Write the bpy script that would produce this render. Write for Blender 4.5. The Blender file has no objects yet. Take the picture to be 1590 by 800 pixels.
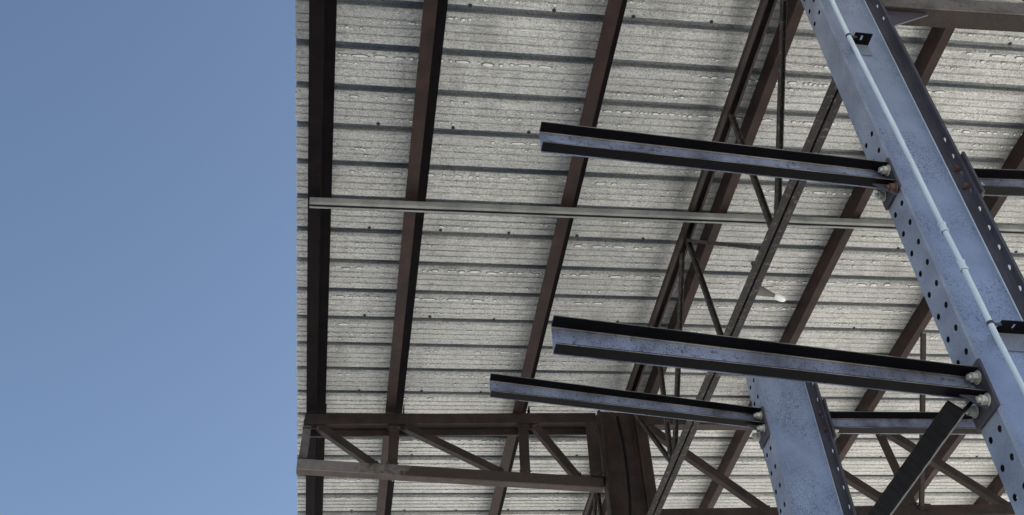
import bpy, math, random
from mathutils import Vector, Matrix
random.seed(7)
R = math.radians
sc = bpy.context.scene
col = sc.collection
EYE = 1.6                                   # camera height above the ground

# ------------------------------------------------------------------ camera
cd = bpy.data.cameras.new('camera'); cam = bpy.data.objects.new('camera', cd); col.objects.link(cam)
cd.sensor_width = 36; cd.lens = 37.847; cd.clip_end = 2000; cd.clip_start = 0.05
right = Vector((0.98959918, -0.13823249, -0.03981498))
down = Vector((0.06887752, 0.69830515, -0.71247863))
fwd = Vector((0.1262907, 0.70232592, 0.70056332))
m = Matrix((( right.x, -down.x, -fwd.x, 0), (right.y, -down.y, -fwd.y, 0), (right.z, -down.z, -fwd.z, EYE), (0, 0, 0, 1)))
cam.matrix_world = m
sc.camera = cam

# ------------------------------------------------------------------ world, sun, exposure
SUN_EL, SUN_AZ = R(33), R(72)               # azimuth measured from +Y towards +X
w = bpy.data.worlds.new('World'); sc.world = w; w.use_nodes = True
wn = w.node_tree
bg = wn.nodes['Background']
sky = wn.nodes.new('ShaderNodeTexSky'); sky.sky_type = 'NISHITA'; sky.sun_disc = False
sky.sun_elevation = SUN_EL; sky.sun_rotation = SUN_AZ
sky.air_density = 1.0; sky.dust_density = 1.5; sky.ozone_density = 1.1; sky.altitude = 100
wn.links.new(sky.outputs[0], bg.inputs[0]); bg.inputs[1].default_value = 0.067
sd = bpy.data.lights.new('sun', 'SUN'); sd.energy = 5.0; sd.angle = R(0.5); sd.color = (1.0, 0.955, 0.88)
so = bpy.data.objects.new('sun', sd); col.objects.link(so)
sdir = Vector((math.sin(SUN_AZ)*math.cos(SUN_EL), math.cos(SUN_AZ)*math.cos(SUN_EL), math.sin(SUN_EL)))
so.rotation_euler = sdir.to_track_quat('Z', 'Y').to_euler()
so.location = (20, 20, 30)
sc.view_settings.view_transform = 'Standard'; sc.view_settings.look = 'None'
sc.view_settings.exposure = 1.32; sc.view_settings.gamma = 1
sc.render.engine = 'CYCLES'
sc.cycles.max_bounces = 8; sc.cycles.diffuse_bounces = 4
sc.cycles.use_denoising = True

# ------------------------------------------------------------------ materials
def nt(name):
    m = bpy.data.materials.new(name); m.use_nodes = True
    return m, m.node_tree, m.node_tree.nodes['Principled BSDF']
def N(t, kind, **kw):
    n = t.nodes.new(kind)
    for k, v in kw.items():
        if k in ('inputs',):
            for a, b in v.items(): n.inputs[a].default_value = b
        else: setattr(n, k, v)
    return n
def ramp(t, src, stops):
    r = t.nodes.new('ShaderNodeValToRGB'); t.links.new(src, r.inputs[0])
    e = r.color_ramp.elements
    while len(e) < len(stops): e.new(0.5)
    for i, (p, c) in enumerate(stops):
        e[i].position = p; e[i].color = (*c, 1) if len(c) == 3 else c
    return r
def coords(t, scale=(1, 1, 1)):
    g = N(t, 'ShaderNodeTexCoord'); mp = N(t, 'ShaderNodeMapping'); mp.inputs['Scale'].default_value = scale
    t.links.new(g.outputs['Object'], mp.inputs[0]); return mp.outputs[0]
def noise(t, vec, scale, detail=4, rough=0.55):
    n = N(t, 'ShaderNodeTexNoise'); n.inputs['Scale'].default_value = scale
    n.inputs['Detail'].default_value = detail; n.inputs['Roughness'].default_value = rough
    t.links.new(vec, n.inputs['Vector']); return n.outputs['Fac']
def mix(t, a, b, fac, mode='MIX'):
    n = N(t, 'ShaderNodeMix', data_type='RGBA', blend_type=mode)
    for s, v in ((n.inputs[6], a), (n.inputs[7], b), (n.inputs[0], fac)):
        if isinstance(v, (int, float)): s.default_value = v
        elif isinstance(v, tuple): s.default_value = (*v, 1)
        else: t.links.new(v, s)
    return n.outputs[2]
def math_(t, op, a, b=0.0, clamp=False):
    n = N(t, 'ShaderNodeMath', operation=op, use_clamp=clamp)
    for s, v in ((n.inputs[0], a), (n.inputs[1], b)):
        if isinstance(v, (int, float)): s.default_value = v
        else: t.links.new(v, s)
    return n.outputs[0]
def bump(t, b, h, strength, dist):
    n = N(t, 'ShaderNodeBump'); n.inputs['Strength'].default_value = strength; n.inputs['Distance'].default_value = dist
    t.links.new(h, n.inputs['Height']); t.links.new(n.outputs[0], b.inputs['Normal'])

def painted(name, c1, c2, rust=(0.05, 0.025, 0.018), rust_amt=0.5, metallic=0.0, rough=(0.35, 0.6), bs=0.35, fleck=0.0, fleckc=(0.02, 0.02, 0.025), spec=0.5):
    m, t, b = nt(name); v = coords(t)
    big = noise(t, v, 6, 5); fine = noise(t, v, 190, 4, 0.75); mid = noise(t, v, 38, 5, 0.65)
    base = mix(t, c1, c2, ramp(t, big, [(0.35, (0, 0, 0)), (0.65, (1, 1, 1))]).outputs[0])
    s = math_(t, 'ADD', math_(t, 'MULTIPLY', mid, 0.6), math_(t, 'MULTIPLY', fine, 0.4))
    rm = ramp(t, s, [(0.62-0.12*rust_amt, (0, 0, 0)), (0.70-0.1*rust_amt, (1, 1, 1))]).outputs[0]
    c = mix(t, base, rust, math_(t, 'MULTIPLY', rm, rust_amt))
    if fleck > 0:
        fb = ramp(t, fine, [(0.60-0.12*fleck, (0, 0, 0)), (0.66-0.1*fleck, (1, 1, 1))]).outputs[0]
        patch = ramp(t, noise(t, v, 3.5, 3), [(0.42, (0.1, 0.1, 0.1)), (0.62, (1, 1, 1))]).outputs[0]
        c = mix(t, c, fleckc, math_(t, 'MULTIPLY', fb, patch))
    t.links.new(c, b.inputs['Base Color'])
    rr = N(t, 'ShaderNodeMapRange'); rr.inputs['To Min'].default_value = rough[0]; rr.inputs['To Max'].default_value = rough[1]
    t.links.new(mid, rr.inputs[0]); t.links.new(rr.outputs[0], b.inputs['Roughness'])
    b.inputs['Metallic'].default_value = metallic; b.inputs['Specular IOR Level'].default_value = spec
    bump(t, b, s, bs, 0.004)
    return m

M = {}
M['column'] = painted('blue_grey_column_paint', (0.36, 0.415, 0.55), (0.28, 0.33, 0.45), rust=(0.20, 0.19, 0.22), rust_amt=0.12, metallic=0.45, rough=(0.3, 0.45), bs=0.12, fleck=0.55)
M['beam'] = painted('skylit_worn_web', (0.32, 0.36, 0.48), (0.12, 0.12, 0.155), rust=(0.04, 0.025, 0.025), rust_amt=0.8, metallic=0.3, rough=(0.3, 0.5), bs=0.25, fleck=0.5)  # sky reflection painted into the web colour, along with real wear
M['colflange'] = painted('darker_blue_grey_flange', (0.30, 0.33, 0.40), (0.20, 0.215, 0.27), rust=(0.14, 0.11, 0.12), rust_amt=0.3, metallic=0.3, rough=(0.4, 0.6), bs=0.2, fleck=0.25)  # darker copy of the column colour
M['flange'] = painted('shaded_flange_black', (0.006, 0.0055, 0.007), (0.004, 0.004, 0.005), rust=(0.02, 0.014, 0.015), rust_amt=0.3, rough=(0.45, 0.65), bs=0.2, spec=0.12)  # black stands in for the shade on flange undersides
M['edge_glint'] = painted('pale_edge_highlight', (0.40, 0.37, 0.34), (0.10, 0.09, 0.085), rust_amt=0.7, metallic=0.3, rough=(0.3, 0.5), bs=0.3)  # pale colour stands in for light caught on the beam edges
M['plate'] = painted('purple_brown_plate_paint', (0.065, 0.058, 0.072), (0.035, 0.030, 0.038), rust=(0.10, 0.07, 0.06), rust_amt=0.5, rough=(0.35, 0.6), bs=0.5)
M['brown'] = painted('brown_primer_steel', (0.036, 0.022, 0.019), (0.014, 0.010, 0.009), rust=(0.12, 0.095, 0.085), rust_amt=0.5, rough=(0.5, 0.8), bs=0.8, spec=0.35)
M['shadedpurlin'] = painted('shaded_purlin_tone', (0.011, 0.008, 0.009), (0.006, 0.005, 0.006), rust=(0.02, 0.012, 0.011), rust_amt=0.25, rough=(0.6, 0.8), bs=0.2, spec=0.06)
M['purlin'] = painted('red_brown_purlin_paint', (0.042, 0.021, 0.017), (0.018, 0.010, 0.009), rust=(0.075, 0.048, 0.040), rust_amt=0.5, rough=(0.45, 0.7), bs=0.2, spec=0.25)
M['black'] = painted('black_rough_steel', (0.007, 0.007, 0.009), (0.004, 0.004, 0.006), rust=(0.05, 0.05, 0.065), rust_amt=0.25, rough=(0.35, 0.6), bs=1.0, spec=0.12)
M['pitted'] = painted('pitted_rusty_steel', (0.026, 0.019, 0.017), (0.011, 0.009, 0.008), rust=(0.24, 0.21, 0.19), rust_amt=0.7, rough=(0.6, 0.85), bs=1.0)
M['weathered'] = painted('weathered_grey_brown_steel', (0.095, 0.074, 0.066), (0.055, 0.041, 0.037), rust=(0.03, 0.02, 0.018), rust_amt=0.6, rough=(0.55, 0.8), bs=0.6, spec=0.3)
M['peel'] = painted('peeling_grey_primer_steel', (0.13, 0.115, 0.11), (0.05, 0.04, 0.038), rust=(0.03, 0.022, 0.02), rust_amt=0.8, rough=(0.5, 0.8), bs=0.6)
M['galv'] = painted('galvanised_bracing_channel', (0.30, 0.30, 0.28), (0.17, 0.18, 0.17), rust=(0.10, 0.06, 0.04), rust_amt=0.5, rough=(0.45, 0.65), bs=0.3)
M['zinc'] = painted('zinc_plated_bolt', (0.62, 0.60, 0.52), (0.42, 0.41, 0.37), rust=(0.12, 0.09, 0.06), rust_amt=0.7, metallic=0.25, rough=(0.3, 0.5), bs=0.3)
M['rustbolt'] = painted('rusty_bolt', (0.13, 0.06, 0.045), (0.07, 0.04, 0.035), rust_amt=0.6, rough=(0.6, 0.8), bs=0.6)
M['conduit'] = painted('pale_blue_painted_conduit', (0.66, 0.73, 0.78), (0.56, 0.64, 0.70), rust=(0.3, 0.27, 0.22), rust_amt=0.25, rough=(0.35, 0.5), bs=0.1)

m, t, b = nt('truss_chord_worn_at_tip'); M['chord'] = m
v = coords(t); mid = noise(t, v, 30, 5, 0.65); big = noise(t, v, 5, 4)
sx = N(t, 'ShaderNodeSeparateXYZ'); t.links.new(v, sx.inputs[0])
wear = math_(t, 'ADD', math_(t, 'MULTIPLY', sx.outputs['X'], -0.9), math_(t, 'MULTIPLY', math_(t, 'ADD', mid, big), 1.1))
wear = ramp(t, math_(t, 'ADD', wear, -0.35), [(0.42, (0, 0, 0)), (0.75, (1, 1, 1))]).outputs[0]
c = mix(t, (0.05, 0.034, 0.03), (0.028, 0.02, 0.018), big)
c = mix(t, c, mix(t, (0.24, 0.215, 0.20), (0.10, 0.085, 0.08), mid), wear)
c = mix(t, c, (0.10, 0.08, 0.07), math_(t, 'MULTIPLY', ramp(t, noise(t, v, 120, 4, 0.7), [(0.5, (0, 0, 0)), (0.62, (1, 1, 1))]).outputs[0], 0.45))
t.links.new(c, b.inputs['Base Color']); b.inputs['Roughness'].default_value = 0.65; b.inputs['Specular IOR Level'].default_value = 0.3
bump(t, b, mid, 0.7, 0.004)

# roof sheet: pale wet metal
m, t, b = nt('pale_condensation_wet_sheet'); M['sheet'] = m
v = coords(t); vs = coords(t, (0.25, 3.0, 1)); 
big = noise(t, coords(t, (0.5, 1.0, 1)), 1.6, 3)
streak = noise(t, vs, 22, 5, 0.7)
wv = coords(t, (0.6, 1.0, 1.0))
def worm(scale, wd, det=2):                               # closed outlines of mist beads: contour lines of a noise field
    d = math_(t, 'ABSOLUTE', math_(t, 'SUBTRACT', noise(t, wv, scale, det, 0.6), 0.5))
    return ramp(t, d, [(wd*0.35, (0, 0, 0)), (wd, (1, 1, 1))]).outputs[0]
cell = math_(t, 'MULTIPLY', worm(60, 0.034), worm(34, 0.016))
gate = ramp(t, noise(t, wv, 90, 3, 0.7), [(0.47, (0, 0, 0)), (0.60, (1, 1, 1))]).outputs[0]
base = mix(t, (0.58, 0.58, 0.56), (0.88, 0.87, 0.83), ramp(t, big, [(0.3, (0, 0, 0)), (0.7, (1, 1, 1))]).outputs[0])
oi = N(t, 'ShaderNodeObjectInfo')
base = mix(t, base, (0.55, 0.55, 0.52), math_(t, 'MULTIPLY', oi.outputs['Random'], 0.45))
stain = ramp(t, noise(t, coords(t, (1.4, 0.5, 1)), 2.6, 6, 0.65), [(0.52, (0, 0, 0)), (0.66, (1, 1, 1))]).outputs[0]
base = mix(t, base, (0.36, 0.355, 0.33), math_(t, 'MULTIPLY', stain, 0.55))
c = mix(t, base, (0.33, 0.32, 0.28), math_(t, 'MULTIPLY', ramp(t, streak, [(0.5, (0, 0, 0)), (0.72, (1, 1, 1))]).outputs[0], 0.7))
grime = math_(t, 'MULTIPLY', math_(t, 'SUBTRACT', 1.0, cell), math_(t, 'ADD', math_(t, 'MULTIPLY', gate, 0.45), 0.5))
c = mix(t, c, (0.16, 0.16, 0.14), grime)
spk = ramp(t, noise(t, coords(t, (0.6, 1, 1)), 260, 2, 0.6), [(0.54, (0, 0, 0)), (0.64, (1, 1, 1))]).outputs[0]
c = mix(t, c, (0.20, 0.195, 0.17), math_(t, 'MULTIPLY', spk, 0.55))
t.links.new(c, b.inputs['Base Color']); b.inputs['Roughness'].default_value = 0.3; b.inputs['Metallic'].default_value = 0.12
hh = math_(t, 'ADD', math_(t, 'MULTIPLY', cell, 0.5), math_(t, 'MULTIPLY', noise(t, v, 150, 3), 0.5))
bump(t, b, hh, 0.5, 0.005)

m, t, b = nt('shaded_rib_metal'); M['rib'] = m
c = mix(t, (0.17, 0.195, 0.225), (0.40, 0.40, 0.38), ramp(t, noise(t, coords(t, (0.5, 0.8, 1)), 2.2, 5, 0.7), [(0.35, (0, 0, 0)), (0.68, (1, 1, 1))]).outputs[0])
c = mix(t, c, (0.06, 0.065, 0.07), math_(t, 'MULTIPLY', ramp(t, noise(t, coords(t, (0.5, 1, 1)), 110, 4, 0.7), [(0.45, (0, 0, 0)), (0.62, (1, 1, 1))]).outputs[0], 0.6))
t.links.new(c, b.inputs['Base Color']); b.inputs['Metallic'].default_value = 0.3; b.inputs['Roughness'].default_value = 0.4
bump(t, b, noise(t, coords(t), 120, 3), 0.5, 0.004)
m, t, b = nt('pale_opaque_bead'); M['drop'] = m  # opaque pale colour stands in for light gathered by clear water
b.inputs['Base Color'].default_value = (0.86, 0.86, 0.84, 1); b.inputs['Roughness'].default_value = 0.12; b.inputs['IOR'].default_value = 1.33
m, t, b = nt('dark_bead_rim'); M['ring'] = m
b.inputs['Base Color'].default_value = (0.10, 0.10, 0.09, 1); b.inputs['Roughness'].default_value = 0.5
m, t, b = nt('dark_screw_washer'); M['screw'] = m
b.inputs['Base Color'].default_value = (0.03, 0.03, 0.03, 1); b.inputs['Roughness'].default_value = 0.5
m, t, b = nt('white_lamp_glass'); M['lampglass'] = m
b.inputs['Base Color'].default_value = (0.85, 0.85, 0.82, 1); b.inputs['Roughness'].default_value = 0.2
m, t, b = nt('grey_cast_metal'); M['greymetal'] = m
b.inputs['Base Color'].default_value = (0.09, 0.09, 0.08, 1); b.inputs['Roughness'].default_value = 0.5

m, t, b = nt('pale_dry_ground'); M['ground'] = m
v = coords(t)
c = mix(t, (0.53, 0.525, 0.505), (0.61, 0.605, 0.585), noise(t, v, 0.4, 5))
c = mix(t, c, (0.30, 0.28, 0.24), ramp(t, noise(t, v, 30, 4), [(0.5, (0, 0, 0)), (0.7, (1, 1, 1))]).outputs[0])
t.links.new(c, b.inputs['Base Color']); b.inputs['Roughness'].default_value = 0.9

# ------------------------------------------------------------------ mesh helpers
def V(x, y, z): return Vector((x, y, z + EYE))          # z given from eye level
class MB:
    def __init__(s): s.v = []; s.f = []
    def box(s, x0, x1, y0, y1, z0, z1):
        k = len(s.v); z0 += EYE; z1 += EYE
        s.v += [(x0,y0,z0),(x1,y0,z0),(x1,y1,z0),(x0,y1,z0),(x0,y0,z1),(x1,y0,z1),(x1,y1,z1),(x0,y1,z1)]
        s.f += [(k,k+3,k+2,k+1),(k+4,k+5,k+6,k+7),(k,k+1,k+5,k+4),(k+1,k+2,k+6,k+5),(k+2,k+3,k+7,k+6),(k+3,k,k+4,k+7)]
        return s
    def sweep(s, A, B, pts, u, v):
        k = len(s.v); n = len(pts)
        for P in (A, B):
            for a, b in pts: s.v.append(tuple(P + u*a + v*b))
        for i in range(n):
            j = (i+1) % n; s.f.append((k+i, k+j, k+n+j, k+n+i))
        s.f.append(tuple(k+i for i in reversed(range(n)))); s.f.append(tuple(k+n+i for i in range(n)))
        return s
    def tube(s, A, B, r, n=10, r2=None):
        d = (B-A).normalized(); u = d.orthogonal().normalized(); v = d.cross(u)
        if r2 is None: r2 = r
        k = len(s.v)
        for P, q in ((A, r), (B, r2)):
            for i in range(n):
                a = 2*math.pi*i/n; s.v.append(tuple(P + (u*math.cos(a)+v*math.sin(a))*q))
        for i in range(n):
            j = (i+1) % n; s.f.append((k+i, k+j, k+n+j, k+n+i))
        s.f.append(tuple(k+i for i in reversed(range(n)))); s.f.append(tuple(k+n+i for i in range(n)))
        return s
    def ell(s, C, ru, rv, rw, U=Vector((1,0,0)), Vv=Vector((0,1,0)), W=Vector((0,0,1)), n=12, mrings=7):
        k = len(s.v)
        s.v.append(tuple(C + W*rw))
        for a in range(1, mrings):
            ph = math.pi*a/mrings
            for i in range(n):
                th = 2*math.pi*i/n
                s.v.append(tuple(C + U*(ru*math.sin(ph)*math.cos(th)) + Vv*(rv*math.sin(ph)*math.sin(th)) + W*(rw*math.cos(ph))))
        s.v.append(tuple(C - W*rw)); e = len(s.v)-1
        for i in range(n):
            j = (i+1) % n
            s.f.append((k, k+1+i, k+1+j))
            for a in range(mrings-2): s.f.append((k+1+a*n+i, k+1+(a+1)*n+i, k+1+(a+1)*n+j, k+1+a*n+j))
            s.f.append((e, k+1+(mrings-2)*n+j, k+1+(mrings-2)*n+i))
        return s
    def build(s, name, mat, parent=None, smooth=False, bevel=0.0, recalc=True):
        me = bpy.data.meshes.new(name); me.from_pydata(s.v, [], s.f)
        if recalc:
            import bmesh
            bm = bmesh.new(); bm.from_mesh(me); bmesh.ops.recalc_face_normals(bm, faces=bm.faces); bm.to_mesh(me); bm.free()
        if smooth: me.polygons.foreach_set('use_smooth', [True]*len(me.polygons))
        me.materials.append(M[mat]); me.update()
        o = bpy.data.objects.new(name, me); col.objects.link(o)
        if bevel:
            bv = o.modifiers.new('bevel', 'BEVEL'); bv.width = bevel; bv.segments = 2; bv.limit_method = 'ANGLE'
        if parent is not None:
            o.parent = parent; o.matrix_parent_inverse = Matrix.Translation(-parent.location)
        return o

def thing(name, label, cat, loc=(0, 0, 0), group=None):
    e = bpy.data.objects.new(name, None); col.objects.link(e); e.location = loc; e.empty_display_size = 0.2
    e['label'] = label; e['category'] = cat
    if group: e['group'] = group
    return e
def tag(o, label, cat, group=None):
    o['label'] = label; o['category'] = cat
    if group: o['group'] = group
    return o

def chan(b, d, t=0.007):
    """C section: first axis from toe (0) to web back (b), second axis from -d (bottom) to 0 (top)"""
    return [(0, 0), (b, 0), (b, -d), (0, -d), (0, -d+t), (b-t, -d+t), (b-t, -t), (0, -t)]
def angle(a, b, t=0.007):
    """L section: vertical leg a (down from 0), horizontal leg b at the bottom going away"""
    return [(0, 0), (0, -a), (b, -a), (b, -a+t), (t, -a+t), (t, 0)]
X = Vector((1, 0, 0)); Yv = Vector((0, 1, 0)); Z = Vector((0, 0, 1))
TILT = 0.05
def zr(x): return 5.40 + TILT*x                          # roof plane above eye level

# ------------------------------------------------------------------ ground
g = MB(); n = 8; S = 900
me = bpy.data.meshes.new('ground'); me.from_pydata([(-S,-S,0),(S,-S,0),(S,S,0),(-S,S,0)], [], [(0,1,2,3)])
me.materials.append(M['ground']); go = bpy.data.objects.new('ground', me); col.objects.link(go); go['kind'] = 'structure'

# ------------------------------------------------------------------ roof
RX0, RX1, RY0, RY1 = -0.543, 16.0, 1.28, 13.17
PITCH = 0.305; RIB0 = 3.395
roof = thing('metal_roof', 'pale corrugated metal roof seen from below, beaded with condensation', 'roof', (5, 7, 7.2))
def rib_profile(y0):
    """one pitch from y0: rib recess (up) then flat with three small ribs; list of (y, z)"""
    p = [(y0, 0), (y0+0.003, 0.044), (y0+0.056, 0.044), (y0+0.066, 0.020), (y0+0.078, 0)]
    for k in range(3):
        yc = y0 + 0.080 + (PITCH-0.080)*(k+1)/4
        p += [(yc-0.009, 0), (yc-0.007, 0.008), (yc+0.003, 0.008), (yc+0.008, 0)]
    return p
npan = int(round((RY1-RY0)/(3*PITCH))) + 1
y_first = RIB0 - 0.02 - 3*PITCH*3
dx = Vector((1, 0, TILT)).normalized()
for i in range(npan):
    ys = y_first + 3*PITCH*i
    prof = [(ys, 0)]
    for k in range(3): prof += rib_profile(ys + 0.02 + k*PITCH)
    prof.append((ys + 3*PITCH + 0.012, 0))
    prof = [(a, b) for a, b in prof]
    mb = MB(); lift = 0.0015*(i % 2)
    xs = [RX0, 1.9, 4.3, 6.7, 11, RX1]
    jx = random.uniform(-0.004, 0.004)
    for xx in xs:
        x = xx + (jx if xx == RX0 else 0)
        for a, b in prof: mb.v.append((x, a, zr(x) + b + lift + EYE))
    np_ = len(prof)
    in_recess = [max(prof[j][1], prof[j+1][1]) > 0.03 for j in range(np_-1)]
    for c in range(len(xs)-1):
        for j in range(np_-1):
            mb.f.append((c*np_+j, c*np_+j+1, (c+1)*np_+j+1, (c+1)*np_+j))
    o = mb.build('roof_sheet', 'sheet', roof, recalc=False)
    o.data.materials.append(M['rib'])                     # recess shade painted in: darker blue-grey inside the deep ribs
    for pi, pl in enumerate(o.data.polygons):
        if in_recess[pi % (np_-1)]: pl.material_index = 1
    sm = o.modifiers.new('thickness', 'SOLIDIFY'); sm.thickness = 0.0012; sm.offset = 1
# screws, every third rib
ref = None
for r in range(-2, 9):
    ry = RIB0 + r*3*PITCH + 0.006
    for k in range(0, 14):
        x = -0.045 + 0.49*k
        if ref is None:
            mb = MB(); O = Vector((0, 0, 0))
            mb.tube(O, O-Z*0.004, 0.012, 10); mb.tube(O-Z*0.004, O-Z*0.011, 0.0065, 6)
            ref = mb.build('roof_screw', 'screw', roof); o = ref
        else:
            o = ref.copy(); col.objects.link(o)
        o.parent = roof; o.matrix_parent_inverse = Matrix.Translation(-roof.location)
        o.location = (x+random.uniform(-.01, .01), ry-0.012+random.uniform(-.006, .006), zr(x)+EYE-0.001)
# drops: elongated beads along the lower lip of each rib and strings of small ones on the flats
mb = MB()
def drop(x, y, ru, rv, h):
    k = len(mb.v); z = zr(x) + EYE; n = 10
    rings = [(1.0, 0.0), (0.80, 0.55), (0.5, 0.88)]
    ph = random.uniform(0, 6.28)
    wob = [1+0.14*math.sin(2*(2*math.pi*i/n)+ph)+random.uniform(-.07, .07) for i in range(n)]
    for s, hh in rings:
        for i in range(n):
            a = 2*math.pi*i/n; mb.v.append((x+ru*s*wob[i]*math.cos(a), y+rv*s*wob[i]*math.sin(a), z - h*hh + TILT*ru*s*math.cos(a) + 0.0008*(hh == 0)))
    mb.v.append((x, y, z-h)); e = len(mb.v)-1
    for r in range(2):
        for i in range(n):
            j = (i+1) % n; mb.f.append((k+r*n+i, k+r*n+j, k+(r+1)*n+j, k+(r+1)*n+i))
    for i in range(n): mb.f.append((k+2*n+i, k+2*n+(i+1) % n, e))
for r in range(-1, 21):
    y0 = RIB0 + r*PITCH
    x = -0.30; dens = random.random()
    lap = (r % 3 == 0)
    while x < 6.2:
        seg = math.sin(x*2.3 + r*1.7) + math.sin(x*5.1 + r*3.1)*0.6 + (0.5 if not lap else -0.7) - (0.5 if y0 > 6.6 else 0) + 0.1
        if seg > random.uniform(-0.3, 0.9):
            ru = random.choice([0.008, 0.012, 0.018, 0.03, 0.05])*random.uniform(.7, 1.2); rv = min(ru, random.uniform(0.009, 0.014))
            drop(x+ru, y0+0.078+rv+random.uniform(0, 0.009), ru, rv, 0.55*rv+0.002); x += 2*ru*random.uniform(0.95, 1.6)
        else:
            if random.random() < 0.5: drop(x, y0+0.082+random.uniform(-.004, .01), *(lambda q: (q*1.2, q, q*0.4))(random.uniform(.003, .006)))
            x += random.uniform(0.02, 0.05)
    for k in range(1, 4):
        yc = y0 + 0.080 + (PITCH-0.080)*k/4
        x = -0.3
        act = random.random()
        while x < 6.2:
            seg = math.sin(x*1.9 + r*2.1 + k) + math.sin(x*4.7 + r + k*2)*0.5 - (0.2 + act)
            if seg > 0:
                q = random.uniform(0.003, 0.008) if random.random() < .8 else random.uniform(0.008, 0.012)
                drop(x, yc+0.012+random.uniform(-.004, .006), q*random.uniform(1, 1.5), q, 0.7*q)
            x += random.uniform(0.015, 0.05)
o = mb.build('water_drops', 'drop', roof, smooth=True, recalc=True); o['kind'] = 'stuff'
o.data.materials.append(M['ring'])                        # dark refraction rim painted round the foot of each bead
for p_ in o.data.polygons:
    if (p_.index % 30) < 10: p_.material_index = 1

# ------------------------------------------------------------------ purlins (Z outside, C inside), running along Y
def purlin(x, kind, label, y0=0.7, y1=13.0):
    p = thing('roof_purlin', label, 'purlin', (x, 7, zr(x)+EYE), 'parallel purlins under the metal roof')
    zt = zr(x) - 0.003; d = 0.145; t = 0.006; f = 0.072 if kind == 'Z' else 0.060
    A = V(x, y0, zt); B = V(x, y1, zt)
    if kind == 'Z':
        pts = [(0, 0), (f, 0.0036), (f, 0.0036-t), (t, -t), (t, -d), (-f, -d), (-f, -d+0.016), (-f+t, -d+0.016), (-f+t, -d+t), (0, -d+t)]
    else:
        pts = [(0, 0), (f, 0.0036), (f, 0.0036-t), (t, -t), (t, -d+t), (f-t, -d+t), (f-t, -d+0.018), (f, -d+0.018), (f, -d), (0, -d)]
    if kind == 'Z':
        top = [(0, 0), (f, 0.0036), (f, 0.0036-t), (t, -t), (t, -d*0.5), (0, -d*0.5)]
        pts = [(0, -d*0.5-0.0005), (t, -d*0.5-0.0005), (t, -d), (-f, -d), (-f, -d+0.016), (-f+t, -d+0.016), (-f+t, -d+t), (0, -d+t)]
        mb = MB(); mb.sweep(A, B, top, X, Z); mb.build('upper_flange', 'shadedpurlin', p, bevel=0.0012)  # contact shade against the roof painted as a dark upper flange
    mb = MB(); mb.sweep(A, B, pts, X, Z); mb.build('section', 'shadedpurlin' if x < 0 else 'purlin', p, bevel=0.0012)  # outermost purlin coloured darker for the weaker light there
    for yy in (2.62, 7.22):                                # cleat seating the purlin on each truss
        mb = MB(); xx = x+f+0.002 if kind == 'Z' else x-0.012
        mb.box(xx, xx+0.008, yy-0.03, yy+0.05, zt-d-0.003, zt-0.03)
        mb.box(xx, xx+0.05, yy-0.03, yy+0.05, zt-d-0.010, zt-d-0.0035)
        mb.build('cleat', 'black', p)
    return p
PUR = [(-0.385, 'Z', 'outermost dark roof purlin beside the open sky'),
       (0.245, 'Z', 'second purlin from the roof edge, brown flange with shaded black strip'),
       (1.29, 'Z', 'third purlin from the roof edge, passing behind the free ends of the black beams'),
       (2.325, 'C', 'brown purlin close behind the lattice girder'),
       (3.305, 'C', 'brown purlin just right of the small white lamp'),
       (4.315, 'C', 'brown purlin whose lower end carries the thin kicker rod'),
       (5.35, 'C', 'brown purlin right of the tall blue column'),
       (6.21, 'C', 'short glimpse of brown purlin low at the right edge of the photo'),
       (7.15, 'C', 'purlin nearest the right end of the roof, beyond the photo edge')]
for x, k, l in PUR[:8]: purlin(x, k, l)

# ------------------------------------------------------------------ slotted bracing channel under the purlins (along X)
br = thing('bracing_channel', 'long pale slotted channel running crosswise under the purlins', 'bracing channel', (2, 4.8, 6.8))
def ub(x): return 5.205 + 0.0525*(x+0.44)
def brace_piece(xa, xb, ya, dz):
    w_ = 0.058; h_ = 0.042; t = 0.004
    # U channel opening downwards with in-turned lips
    pts = [(0, 0), (w_, 0), (w_, -h_), (w_-0.014, -h_), (w_-0.014, -h_+t), (w_-t, -h_+t), (w_-t, -t), (t, -t), (t, -h_+t), (0.024, -h_+t), (0.024, -h_), (0, -h_)]
    mb = MB(); mb.sweep(V(xa, ya, ub(xa)+dz), V(xb, ya, ub(xb)+dz), pts, Yv, Z)
    st = MB(); st.sweep(V(xa, ya, ub(xa)+dz), V(xb, ya, ub(xb)+dz), [(0.0045, -0.028), (w_-0.0045, -0.028), (w_-0.0045, -0.025), (0.0045, -0.025)], Yv, Z); st.build('slot_shade_strip', 'plate', br)  # dark strip added to paint the shade inside the slot
    return mb
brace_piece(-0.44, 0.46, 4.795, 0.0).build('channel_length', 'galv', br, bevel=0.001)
brace_piece(0.46, 7.2, 4.792, -0.002).build('channel_length', 'galv', br, bevel=0.001)

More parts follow.
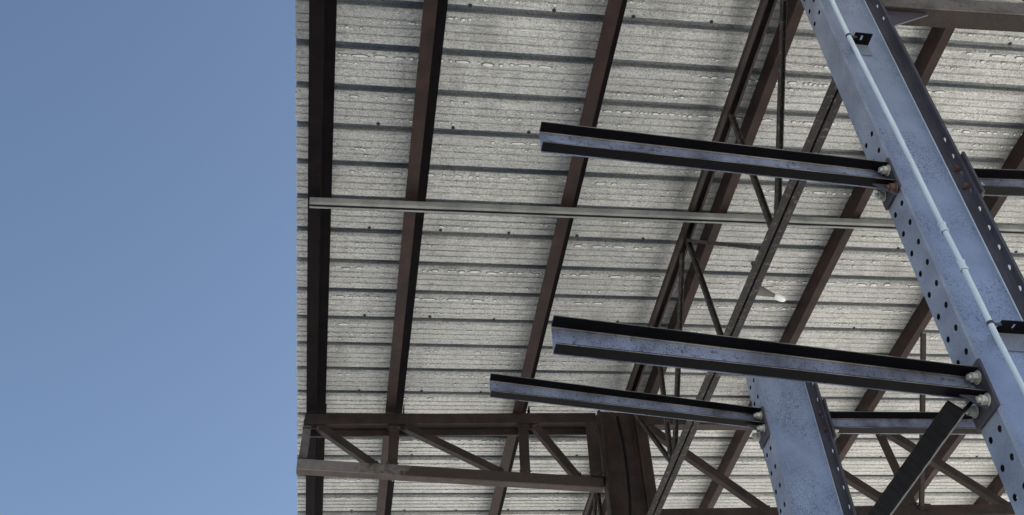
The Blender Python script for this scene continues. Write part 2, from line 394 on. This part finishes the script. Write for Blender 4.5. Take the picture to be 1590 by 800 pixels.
# ------------------------------------------------------------------ trusses across (along X)
def bar(name, A, B, mat, parent, a=0.065, b=0.045, t=0.007, side=1, shift=0.0):
    """angle iron from A to B in a plane of constant Y; face leg toward the viewer, second leg on the lower side going away"""
    d = (B-A).normalized(); v = Yv.cross(d)
    if v.z < 0: v = -v
    if abs(v.z) < 0.2: v = X*side
    mb = MB(); mb.sweep(A + Yv*shift + v*(a/2), B + Yv*shift + v*(a/2), angle(a, b, t), Yv, v)
    o = mb.build(name, mat, parent, bevel=0.0015)
    for P, sg in ((A, 1), (B, -1)):
        wb = MB()
        for k in range(5):
            q = (k/4-0.5)*a
            C_ = P + Yv*(shift-0.001) + v*q + d*sg*(0.018+abs(q)*0.3+random.uniform(-.003, .003))
            wb.ell(C_, random.uniform(.009, .012), 0.006, random.uniform(.008, .010), n=7, mrings=4)
        wb.build('weld', 'pitted', parent, smooth=True)
    return o
YT = 7.16
tr = thing('cantilever_truss', 'brown angle iron truss jutting left to the roof edge, pale peeling tip', 'truss', (0.7, YT, 6.5))
ch = MB(); ch.sweep(V(-0.463, YT, 5.213), V(1.925, YT, 5.375), angle(0.098, 0.075), Yv, Z)
ch.build('top_chord', 'brown', tr, bevel=0.002)
ch = MB(); ch.sweep(V(-0.47, YT+0.09, 5.160), V(1.925, YT+0.09, 5.322), angle(0.10, 0.02), Yv, Z)
ch.build('top_chord', 'brown', tr, bevel=0.002)
zb = lambda x: 4.783 - 0.0195*(x+0.483)
ch = MB(); ch.sweep(V(-0.483, YT-0.01, zb(-0.483)), V(1.922, YT-0.01, zb(1.922)), angle(0.092, 0.012), Yv, Z)
ch.build('bottom_chord', 'chord', tr, bevel=0.002)
ch = MB(); ch.sweep(V(-0.483, YT+0.0025, zb(-0.483)), V(1.922, YT+0.0025, zb(1.922)), [(0, -0.0925), (0.07, -0.0925), (0.07, -0.085), (0, -0.085)], Yv, Z)
ch.build('bottom_chord', 'weathered', tr, bevel=0.001)
o = bar('post', V(-0.437, YT, 5.11), V(-0.447, YT, 4.775), 'peel', tr, 0.06, 0.04, side=-1, shift=0.01); o['label'] = 'blue grey peeling end post'
bar('post', V(0.252, YT, 5.165), V(0.25, YT, 4.765), 'brown', tr, 0.078, 0.04, side=-1, shift=0.012)
bar('post', V(1.305, YT, 5.24), V(1.30, YT, 4.745), 'brown', tr, 0.082, 0.04, side=-1, shift=0.012)
bar('post', V(1.872, YT, 5.26), V(1.866, YT, 4.73), 'brown', tr, 0.10, 0.06, side=-1, shift=-0.03)
bar('diagonal', V(-0.36, YT, 5.135), V(0.13, YT, 4.765), 'brown', tr, 0.062, 0.06, shift=0.014)
bar('diagonal', V(0.335, YT, 5.165), V(1.12, YT, 4.76), 'brown', tr, 0.062, 0.06, shift=0.014)
bar('diagonal', V(1.395, YT, 5.245), V(1.735, YT, 4.735), 'brown', tr, 0.066, 0.055, shift=0.014)
for x0, z0 in ((-0.40, 5.14), (0.27, 5.17), (1.33, 5.24), (1.88, 4.72), (0.2, 4.74), (1.2, 4.72)):
    mb = MB(); mb.box(x0-0.07, x0+0.09, YT+0.028, YT+0.036, z0-0.045, z0+0.045); mb.build('gusset', 'brown', tr)

tr = thing('bay_truss', 'brown truss crossing behind the short blue column at the foot of the photo', 'truss', (4.5, YT, 6.5))
XR = 8.0
def zt2(x): return 5.376 + 0.0605*(x-2.371)
def zb2(x): return 4.470 + 0.0605*(x-2.379)
ch = MB(); ch.sweep(V(2.27, YT, zt2(2.27)), V(XR, YT, zt2(XR)), angle(0.095, 0.085), Yv, Z); ch.build('top_chord', 'brown', tr, bevel=0.002)
ch = MB(); ch.sweep(V(2.27, YT-0.01, zb2(2.27)), V(XR, YT-0.01, zb2(XR)), angle(0.10, 0.085), Yv, Z); ch.build('bottom_chord', 'brown', tr, bevel=0.002)
bar('post', V(2.31, YT, 5.33), V(2.31, YT, 4.42), 'brown', tr, 0.09, 0.06, side=-1, shift=0.01)
for a, b in (((2.37, 5.285), (3.27, 4.50)), ((3.46, 5.34), (4.36, 4.60)), ((4.48, 5.40), (5.40, 4.63)), ((5.6, 5.42), (6.5, 4.70)), ((6.7, 5.5), (7.6, 4.78))):
    bar('diagonal', V(a[0], YT, a[1]), V(b[0], YT, b[1]), 'brown', tr, 0.068, 0.06, shift=0.014)
for a, b in (((3.36, 5.33), (3.40, 4.50)), ((4.435, 5.32), (4.515, 4.60)), ((5.50, 5.4), (5.55, 4.66)), ((6.6, 5.45), (6.63, 4.72))):
    bar('post', V(a[0], YT, a[1]), V(b[0], YT, b[1]), 'brown', tr, 0.085, 0.05, side=-1, shift=0.012)
# front right truss: its bottom chord shows at the top right
YF = 2.53
tr = thing('front_truss', 'truss whose peeling bottom chord crosses the top right corner', 'truss', (4.5, YF, 6.5))
def zf(x): return 4.50 + 0.075*(x-2.328)
ch = MB(); ch.sweep(V(2.33, YF, zf(2.33)), V(XR, YF, zf(XR)), [(0, 0), (0, -0.10), (0.009, -0.10), (0.009, 0)], Yv, Z); ch.build('bottom_chord', 'peel', tr, bevel=0.002)
ch = MB(); ch.sweep(V(2.33, YF+0.0095, zf(2.33)), V(XR, YF+0.0095, zf(XR)), [(0, -0.10), (0.096, -0.10), (0.096, -0.091), (0, -0.091)], Yv, Z); ch.build('bottom_chord', 'brown', tr, bevel=0.002)
ch = MB(); ch.sweep(V(2.33, YF, zt2(2.33)-0.01), V(XR, YF, zt2(XR)-0.01), angle(0.095, 0.085), Yv, Z); ch.build('top_chord', 'brown', tr, bevel=0.002)
mb = MB(); k = 0
gp = [(2.318, 4.445), (2.573, 4.410), (2.318, 4.255)]
A = V(0, YF+0.03, 0)
mb.sweep(A, A+Yv*0.010, [(x, z) for x, z in gp], X, Z); mb.build('gusset', 'plate', tr, bevel=0.001)
for a, b in (((2.5, 5.34), (3.4, 4.60)), ((3.5, 5.38), (4.4, 4.68)), ((4.6, 5.44), (5.5, 4.76))):
    bar('diagonal', V(a[0], YF, a[1]), V(b[0], YF, b[1]), 'brown', tr, 0.068, 0.06, shift=0.014)

# ------------------------------------------------------------------ lattice girders along Y at x = 2.165
XJ = 2.165
def cbar(name, A, B, parent, wdt=0.036, dep=0.022, mat='pitted'):
    """small channel web bar in the plane x = XJ, open side toward the viewer"""
    d = (B-A).normalized(); v = X.cross(d)
    if v.y > 0 : v = -v                                   # v points to the viewer side
    t = 0.006
    pts = [(-wdt/2, 0), (-wdt/2, dep), (-wdt/2+t*1.9, dep), (-wdt/2+t*1.9, t), (wdt/2-t, t), (wdt/2-t, dep), (wdt/2, dep), (wdt/2, 0)]
    mb = MB(); mb.sweep(A, B, pts, X, v); return mb.build(name, mat, parent, bevel=0.001)
def joist(y0, y1, label, tops, bots, zt0=5.352, slope=0.009, nodes=()):
    j = thing('lattice_girder', label, 'girder', (XJ, (y0+y1)/2, 6.2), 'lattice girders running lengthwise')
    w_ = 0.082; h_ = 0.05; t = 0.006
    pts = [(-w_/2, 0), (w_/2, 0), (w_/2, -h_), (w_/2-0.017, -h_), (w_/2-0.017, -h_+t), (w_/2-t, -h_+t), (w_/2-t, -t), (-w_/2+t, -t), (-w_/2+t, -h_+t), (-w_/2+0.027, -h_+t), (-w_/2+0.027, -h_), (-w_/2, -h_)]
    zt = 5.40
    mb = MB(); mb.sweep(V(XJ-0.005, y0, zt), V(XJ-0.005, y1, zt), pts, X, Z); mb.build('top_chord', 'brown', j, bevel=0.0012)
    zb_ = 4.225
    for s in (-1, 1):                                     # two angles back to back
        mb = MB(); mb.sweep(V(XJ+s*0.006, y0+0.02, zb_), V(XJ+s*0.006, y1, zb_), [(0, 0), (0, -0.055), (s*0.042, -0.055), (s*0.042, -0.048), (s*0.007, -0.048), (s*0.007, 0)], X, Z)
        mb.build('bottom_chord', 'pitted', j, bevel=0.0015)
    for (ya, za), (yb, zb2_) in nodes:
        cbar('web_bar', V(XJ, ya, za), V(XJ, yb, zb2_), j)
    return j
joist(2.62, 7.08, 'near lattice girder with thin web bars in front of the brown column', 0, 0, nodes=[
    ((3.96, 5.345), (3.88, 4.215)), ((3.02, 5.19), (3.80, 4.215)), ((5.06, 5.345), (4.86, 4.215)), ((5.08, 5.345), (4.05, 4.235)),
    ((5.20, 5.345), (6.10, 4.215)), ((6.02, 5.34), (6.18, 4.22)), ((6.98, 5.33), (6.17, 4.22))])
joist(7.26, 12.0, 'far lattice girder continuing beyond the brown column', 0, 0, nodes=[
    ((8.3, 5.345), (8.2, 4.215)), ((8.4, 5.345), (9.3, 4.215)), ((10.3, 5.345), (9.4, 4.215)), ((10.5, 5.345), (11.4, 4.215))])

# ------------------------------------------------------------------ columns
def holed_plate(mb, x0, x1, ys, yh, zs, holes, rad=0.0113):
    """plate between x0 and x1; ys = borders of hole columns; yh = hole centres; zs sorted hole rows (pitch cells)"""
    n = 10; pitch = 0.1047; dark = mb.dark = getattr(mb, 'dark', [])
    segs = []; z = zs[0]
    ylo, yhi = ys[0], ys[-1]
    rows = holes
    cur = z
    for r in rows:
        a, b = r-pitch/2, r+pitch/2
        if a > cur+1e-4: segs.append((cur, a, None))
        segs.append((max(a, cur), b, r)); cur = b
    if cur < zs[1]: segs.append((cur, zs[1], None))
    for a, b, r in segs:
        for c in range(len(ys)-1):
            p, q = ys[c], ys[c+1]
            rect = [(p, a), (q, a), (q, b), (p, b)]
            if r is None or yh[c] is None:
                for x, rev in ((x0, False), (x1, True)):
                    k = len(mb.v); mb.v += [(x, y, z+EYE) for y, z in rect]
                    mb.f.append((k, k+3, k+2, k+1) if not rev else (k, k+1, k+2, k+3))
            else:
                cyy = yh[c]
                circ = [(cyy+rad*math.cos(2*math.pi*i/n), r+rad*1.1*math.sin(2*math.pi*i/n)) for i in range(n)]
                # border points in the same angular order
                bord = []
                for i in range(n):
                    dy, dz = math.cos(2*math.pi*i/n), math.sin(2*math.pi*i/n)
                    s = min(((q-cyy)/dy if dy > 1e-6 else (p-cyy)/dy if dy < -1e-6 else 9e9), ((b-r)/dz if dz > 1e-6 else (a-r)/dz if dz < -1e-6 else 9e9))
                    bord.append((cyy+dy*s, r+dz*s))
                ks = []
                for x in (x0, x1):
                    k = len(mb.v); ks.append(k)
                    mb.v += [(x, y, z+EYE) for y, z in circ] + [(x, y, z+EYE) for y, z in bord] + [(x, y, z+EYE) for y, z in rect]
                    for i in range(n):
                        j = (i+1) % n; mb.f.append((k+i, k+j, k+n+j, k+n+i) if x == x1 else (k+i, k+n+i, k+n+j, k+j))
                        # fill the corner if the border turns there
                        (ya, za), (yb, zb_) = bord[i], bord[j]
                        for m_, (yc, zc) in enumerate(rect):
                            onA = abs(ya-yc) < 1e-6 or abs(za-zc) < 1e-6; onB = abs(yb-yc) < 1e-6 or abs(zb_-zc) < 1e-6
                            if onA and onB and not (abs(ya-yb) < 1e-6 or abs(za-zb_) < 1e-6) and math.hypot(ya-yc, za-zc)+math.hypot(yb-yc, zb_-zc) < 0.2 and (yc-cyy)*((ya+yb)/2-cyy) > 0 and (zc-r)*((za+zb_)/2-r) > 0:
                                mb.f.append((k+n+i, k+n+j, k+2*n+m_))
                for i in range(n):
                    j = (i+1) % n; mb.f.append((ks[0]+i, ks[0]+j, ks[1]+j, ks[1]+i)); dark.append(len(mb.f)-1)
    # rim
    k = len(mb.v); z0_, z1_ = zs[0], segs[-1][1]
    for y in (ylo, yhi):
        k = len(mb.v); mb.v += [(x0, y, z0_+EYE), (x1, y, z0_+EYE), (x1, y, z1_+EYE), (x0, y, z1_+EYE)]; mb.f.append((k, k+1, k+2, k+3))
    k = len(mb.v); mb.v += [(x0, ylo, z1_+EYE), (x1, ylo, z1_+EYE), (x1, yhi, z1_+EYE), (x0, yhi, z1_+EYE)]; mb.f.append((k, k+1, k+2, k+3))
rowsz = [1.715+0.1047*k for k in range(-4, 17)]
def column(xl, xr, yc, hb, ztop, mat, label, rows, tf=0.013, tw=0.009, holes=True):
    c = thing('steel_column', label, 'column', ((xl+xr)/2, yc, 0), 'steel columns in one row')
    yh = (yc-hb*0.52, yc+hb*0.52)
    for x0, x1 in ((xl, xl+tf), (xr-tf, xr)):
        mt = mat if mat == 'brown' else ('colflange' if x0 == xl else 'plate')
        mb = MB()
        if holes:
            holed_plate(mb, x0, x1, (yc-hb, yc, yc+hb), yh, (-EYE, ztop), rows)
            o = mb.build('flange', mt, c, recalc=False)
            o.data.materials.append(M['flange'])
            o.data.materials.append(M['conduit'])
            for q in mb.dark: o.data.polygons[q].material_index = 1 if x0 == xl else 2  # hole walls painted: black as shade at left, pale as bright crescents at right
        else:
            mb.box(x0, x1, yc-hb, yc+hb, -EYE, ztop); mb.build('flange', mat, c, bevel=0.002)
    mb = MB(); r = 0.016
    # web with fillets against both flanges
    a, b = xl+tf+0.0003, xr-tf-0.0003; h = tw/2
    pts = [(a, -h-r), (a+r*0.35, -h-r*0.4), (a+r, -h), (b-r, -h), (b-r*0.35, -h-r*0.4), (b, -h-r), (b, h+r), (b-r, h), (a+r, h), (a, h+r)]
    mb.sweep(V(0, yc, -EYE), V(0, yc, ztop), pts, X, Yv); mb.build('web', mat, c)
    if mat != 'brown':
        for sg in (-1, 1):                                # rolled root between web and right flange, in the flange paint
            mb = MB(); e = sg*(h+0.0006)
            mb.sweep(V(0, yc, -EYE), V(0, yc, ztop-0.001), [(xr-tf-0.0004, e), (xr-tf-0.026, e), (xr-tf-0.018, e+sg*0.0035), (xr-tf-0.008, e+sg*0.011), (xr-tf-0.0004, e+sg*0.026)], X, Yv)
            mb.build('root_fillet', 'plate', c)
        mb = MB(); mb.tube(V(xr-tf-0.0285, yc-h-0.0012, -EYE), V(xr-tf-0.0285, yc-h-0.0012, ztop-0.001), 0.0026, 8); mb.build('root_highlight', 'conduit', c, smooth=True)  # pale tube added as a painted highlight along the root
    mb = MB(); mb.box(xl-0.06, xr+0.06, yc-hb-0.06, yc+hb+0.06, -EYE+0.004, -EYE+0.024); mb.build('base_plate', mat, c)
    return c
col1 = column(1.98, 2.31, 2.57, 0.060, 5.36, 'column', 'tall blue grey steel column with punched flanges and a pale conduit up its web', rowsz + [4.29, 4.395, 4.50])
col2 = column(1.98, 2.31, 4.202, 0.057, 3.54, 'column', 'short blue grey steel column with speckled web under the middle black beam', rowsz)
mb = MB(); mb.box(1.97, 2.32, 4.202-0.065, 4.202+0.065, 3.5405, 3.552); mb.build('cap_plate', 'column', col2)
col3 = column(1.94, 2.255, YT, 0.060, 5.385, 'brown', 'brown steel column holding the truss at the foot of the photo', [], holes=False)
# brackets welded to the first column
for k, (x0, x1, z0, s) in enumerate(((2.088, 2.17, 4.082, 1.0), (2.135, 2.25, 2.352, 1.0))):
    mb = MB(); t = 0.006
    hw = 0.0045*1.4; hy = 2.525; xc = (x0+x1)/2 - 0.004
    y0, y1 = 2.50, 2.5645
    # horizontal leg with a slot
    for a, b, c_, d in ((x0, xc-hw, y0, y1), (xc+hw, x1, y0, y1), (xc-hw, xc+hw, y0, hy-0.013), (xc-hw, xc+hw, hy+0.013, y1)):
        mb.box(a, b, c_, d, z0, z0+t)
    mb.build('angle_bracket', 'flange', col1)  # underside shade painted black on this leg; the foot is the lit grey
    mb = MB(); mb.box(x0, x1, y1-t, y1, z0-0.078, z0-0.0002); mb.build('bracket_foot', 'colflange', col1, bevel=0.001)
# ------------------------------------------------------------------ bolts and beams
def bolt(P, axis, parent, mat='zinc', r=0.0174, ln=0.036, head=False):
    """hex nut with washer and protruding shank pointing along axis"""
    mb = MB()
    mb.tube(P, P+axis*0.004, r*1.35, 14)
    mb.tube(P+axis*0.0042, P+axis*(0.0042+r*(0.9 if head else 1.15)), r*1.05, 6)
    if not head: mb.tube(P+axis*(0.004+r*1.15), P+axis*ln, r*0.62, 10)
    o = mb.build('bolt', mat, parent, bevel=0.0012); return o
def cbeam(label, P0, P1, depth0, depth1, b, plate, bolts, name='cantilever_beam', group='black channel beams bolted to the blue columns', side=-1, mat='beam', gus=True, rust=None, heads=()):
    """channel opening toward the viewer (web at the back); P0 free end, P1 at the column; (x, y_near, z_top)"""
    o = thing(name, label, 'beam', P1 and (P1[0], P1[1], P1[2]+EYE), group)
    mb = MB(); t = 0.0065
    A, B = V(*P0), V(*P1)
    g_ = 0.0004
    def piece(nm, mt, prof):                              # prof(depth) gives the section at each end
        mb = MB(); n_ = len(prof(0.1))
        for P, d in ((A, depth0), (B, depth1)):
            for a, c in prof(d): mb.v.append(tuple(P + Yv*a + Z*c))
        for i in range(n_): j = (i+1) % n_; mb.f.append((i, j, n_+j, n_+i))
        mb.f.append(tuple(reversed(range(n_)))); mb.f.append(tuple(range(n_, 2*n_)))
        return mb.build(nm, mt, o, bevel=0.0015)
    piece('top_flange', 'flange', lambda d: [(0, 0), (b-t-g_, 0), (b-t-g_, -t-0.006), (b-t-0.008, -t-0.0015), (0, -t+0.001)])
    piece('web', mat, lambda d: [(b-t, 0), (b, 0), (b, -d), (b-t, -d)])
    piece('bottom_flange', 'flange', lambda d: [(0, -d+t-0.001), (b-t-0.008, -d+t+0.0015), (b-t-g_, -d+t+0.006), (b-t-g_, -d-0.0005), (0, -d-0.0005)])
    M_ = 0.0022
    for a_, c0, c1, r_ in ((b-t-0.003, -t-0.0055, -t-0.0055, 0.0028), (-0.0006, -0.001, -0.001, 0.0012), (-0.0006, -depth0, -depth1, 0.0012)):
        mb = MB(); mb.tube(A + Yv*a_ + Z*c0, B + Yv*a_ + Z*c1, r_, 7); mb.build('edge_highlight', 'edge_glint', o, smooth=True)  # thin pale tubes painted as highlights on the lips and web corner
    # weld fillet line inside the web corners
    for f in (-t-0.001, None):
        pass
    if plate:
        x, y0, y1, z0, z1 = plate
        mb = MB(); mb.box(min(x, x+side*0.012), max(x, x+side*0.012), y0, y1, z0, z1); mb.build('end_plate', 'plate', o, bevel=0.002)
        if gus:
            zz = P1[2]-depth1-0.0005; xx = x+side*0.0125
            mb = MB(); yy = P0[1]+b*0.45
            mb.sweep(V(0, yy, 0), V(0, yy+0.007, 0), [(xx, zz), (xx+side*0.085, zz), (xx, zz-0.055)], X, Z); mb.build('stiffener', 'plate', o, bevel=0.001)
        for i, (y, z) in enumerate(bolts):
            bolt(V(x+side*0.0125, y, z), X*side, o, 'rustbolt' if rust == i else 'zinc')
        for y, z in heads:                                 # bolt heads on the inner face of the flange
            bolt(V(2.31-0.0133, y, z), -X, o, 'rustbolt', 0.0125, head=True)
    return o
PX = 1.9785
cbeam('topmost black channel beam, its free end under the third purlin', (0.592, 2.50, 3.234), (PX-0.0125, 2.50, 3.166), 0.122, 0.108, 0.052,
      (PX, 2.496, 2.630, 3.026, 3.19), [(2.520, 3.138), (2.521, 3.038), (2.602, 3.080)], rust=1)
cbeam('largest black channel beam, lowest on the tall column with its end nearest the viewer', (0.573, 2.50, 2.250), (PX-0.0125, 2.50, 2.141), 0.117, 0.098, 0.055,
      (PX, 2.484, 2.628, 1.978, 2.165), [(2.520, 2.112), (2.521, 2.022), (2.598, 2.036)])
cbeam('black channel beam on the short column, nearest the brown truss', (0.606, 4.14, 3.316), (PX-0.0125, 4.14, 3.190), 0.108, 0.088, 0.055,
      (PX, 4.130, 4.258, 3.024, 3.195), [(4.162, 3.158), (4.164, 3.081), (4.238, 3.088)])
cbeam('short black channel beam leaving the tall column to the right photo edge', (5.2, 2.50, 3.37), (2.3245, 2.50, 3.172), 0.115, 0.104, 0.052,
      (2.3115, 2.495, 2.625, 3.03, 3.27), [(2.53, 3.21), (2.53, 3.10)], name='tie_beam', side=1, gus=False, heads=[(2.54, 3.215), (2.54, 3.108)])
cbeam('blue black channel beam running right from the short column behind the tall one', (5.2, 4.14, 3.35), (2.3245, 4.14, 3.192), 0.105, 0.098, 0.057,
      (2.3115, 4.135, 4.262, 3.03, 3.27), [(4.17, 3.21), (4.17, 3.10)], name='tie_beam', side=1, gus=False, heads=[(4.17, 3.205), (4.17, 3.10)])

# ------------------------------------------------------------------ lengthwise angle iron below the big beam
mb = MB(); L = 60; q = 0.046; t = 0.007
A0, A1 = V(1.895, 2.558, 2.0), V(1.895, 4.13, 2.0)
sec = [(-q, q*0.8), (0, -0.004), (q, q*0.8), (q-t, q*0.8+t), (0, t*1.4), (-q+t, q*0.8+t)]
for i in range(L+1):
    P = A0.lerp(A1, i/L)
    for a, b_ in sec: mb.v.append((P.x+a+random.uniform(-.0009, .0009), P.y, P.z+b_+random.uniform(-.0009, .0009)))
for i in range(L):
    for k in range(6): mb.f.append((i*6+k, i*6+(k+1) % 6, (i+1)*6+(k+1) % 6, (i+1)*6+k))
mb.f.append(tuple(range(6))); mb.f.append(tuple(L*6+k for k in reversed(range(6))))
tag(mb.build('angle_iron', 'black'), 'rough black angle iron slanting across the photo below the big beam', 'angle iron')

# ------------------------------------------------------------------ conduit up the web of the tall column
cn = thing('electrical_conduit', 'thin pale blue conduit with couplings clipped up the tall column', 'conduit', (2.08, 2.5, 1.6))
path = [(2.040, 5.2), (2.040, 4.35), (2.043, 4.03), (2.062, 3.39), (2.072, 2.826), (2.078, 2.65), (2.084, 2.27), (2.092, 2.05), (2.10, 1.5), (2.11, 0.6), (2.11, -1.55)]
YC = 2.498
mb = MB(); n = 14; rr = 0.0105
for x, z in path:
    for k in range(n):
        a = 2*math.pi*k/n; mb.v.append((x+rr*math.cos(a), YC+rr*math.sin(a), z+EYE))
for i in range(len(path)-1):
    for k in range(n): mb.f.append((i*n+k, i*n+(k+1) % n, (i+1)*n+(k+1) % n, (i+1)*n+k))
mb.build('pipe', 'conduit', cn, smooth=True)
for x, z in ((2.0725, 2.802), (2.0785, 2.607)):
    mb = MB(); 
    mb.tube(V(x, YC, z-0.022), V(x, YC, z+0.022), 0.0132, 14)
    mb.tube(V(x, YC, z-0.022), V(x, YC, z-0.014), 0.0158, 14); mb.tube(V(x, YC, z+0.014), V(x, YC, z+0.022), 0.0158, 14)
    mb.build('coupling', 'conduit', cn, bevel=0.001)
for x, z in ((2.043, 4.045), (2.084, 2.335)):
    mb = MB(); mb.tube(V(x, YC, z-0.006), V(x, YC, z+0.006), 0.0125, 14); mb.box(x+0.012, x+0.040, YC-0.002, YC+0.004, z-0.005, z+0.005)
    mb.build('clip', 'plate', cn)

# ------------------------------------------------------------------ kicker rod, cable, lamp
mb = MB(); A, B = V(4.33, 5.937, 5.40), V(4.565, 7.15, 4.56)
d = (B-A).normalized(); v = X.cross(d).normalized()
mb.sweep(A, B, [(-0.018, -0.01), (0.018, -0.01), (0.018, -0.004), (-0.012, -0.004), (-0.012, 0.02), (-0.018, 0.02)], X, v)
kk = thing('kicker_rod', 'thin brown rod dropping from a purlin to the far truss', 'brace', (4.45, 6.5, 6.6))
mb.build('rod', 'brown', kk, bevel=0.001)
mb = MB(); mb.box(4.53, 4.64, 7.12, 7.128, 4.555, 4.60); mb.build('lug', 'brown', kk)
# cable down the brown column
cp = [(2.085, 5.28), (2.092, 5.20), (2.095, 5.151), (2.104, 5.05), (2.108, 4.9), (2.107, 4.7), (2.098, 4.5), (2.083, 4.36), (2.075, 4.2), (2.07, 3.6), (2.07, -1.5)]
mb = MB(); n = 8
for x, z in cp:
    for k in range(n):
        a = 2*math.pi*k/n; mb.v.append((x+0.013*math.cos(a), 7.075+0.013*math.sin(a), z+EYE))
for i in range(len(cp)-1):
    for k in range(n): mb.f.append((i*n+k, i*n+(k+1) % n, (i+1)*n+(k+1) % n, (i+1)*n+k))
tag(mb.build('drop_cable', 'black', smooth=True), 'dark bent cable hanging down the face of the brown column', 'cable')
lp = thing('twin_lamp', 'small unlit lamp with two white bulbs and a grey bracket under the roof', 'lamp', (2.8, 5.43, 6.9))
mb = MB(); mb.ell(V(2.69, 5.40, 5.25), 0.065, 0.065, 0.055, n=18, mrings=10); mb.build('globe', 'lampglass', lp, smooth=True)
mb = MB(); mb.ell(V(2.962, 5.487, 5.25), 0.060, 0.026, 0.028, (Vector((0.9, 0.38, 0))).normalized(), (Vector((-0.38, 0.9, 0))).normalized(), n=16, mrings=10); mb.build('bulb', 'lampglass', lp, smooth=True)
mb = MB(); mb.tube(V(2.76, 5.42, 5.255), V(2.915, 5.468, 5.25), 0.045, 12, 0.014); mb.build('bracket', 'greymetal', lp)
mb = MB(); mb.tube(V(2.80, 5.43, 5.27), V(2.80, 5.43, zr(2.8)), 0.015, 10); mb.build('stem', 'greymetal', lp)
for a, b in (((2.78, 5.40), (2.88, 5.375)), ((2.76, 5.45), (2.86, 5.475))):
    mb = MB(); mb.tube(V(a[0], a[1], 5.26), V(b[0], b[1], 5.25), 0.004, 6); mb.build('wire', 'greymetal', lp)
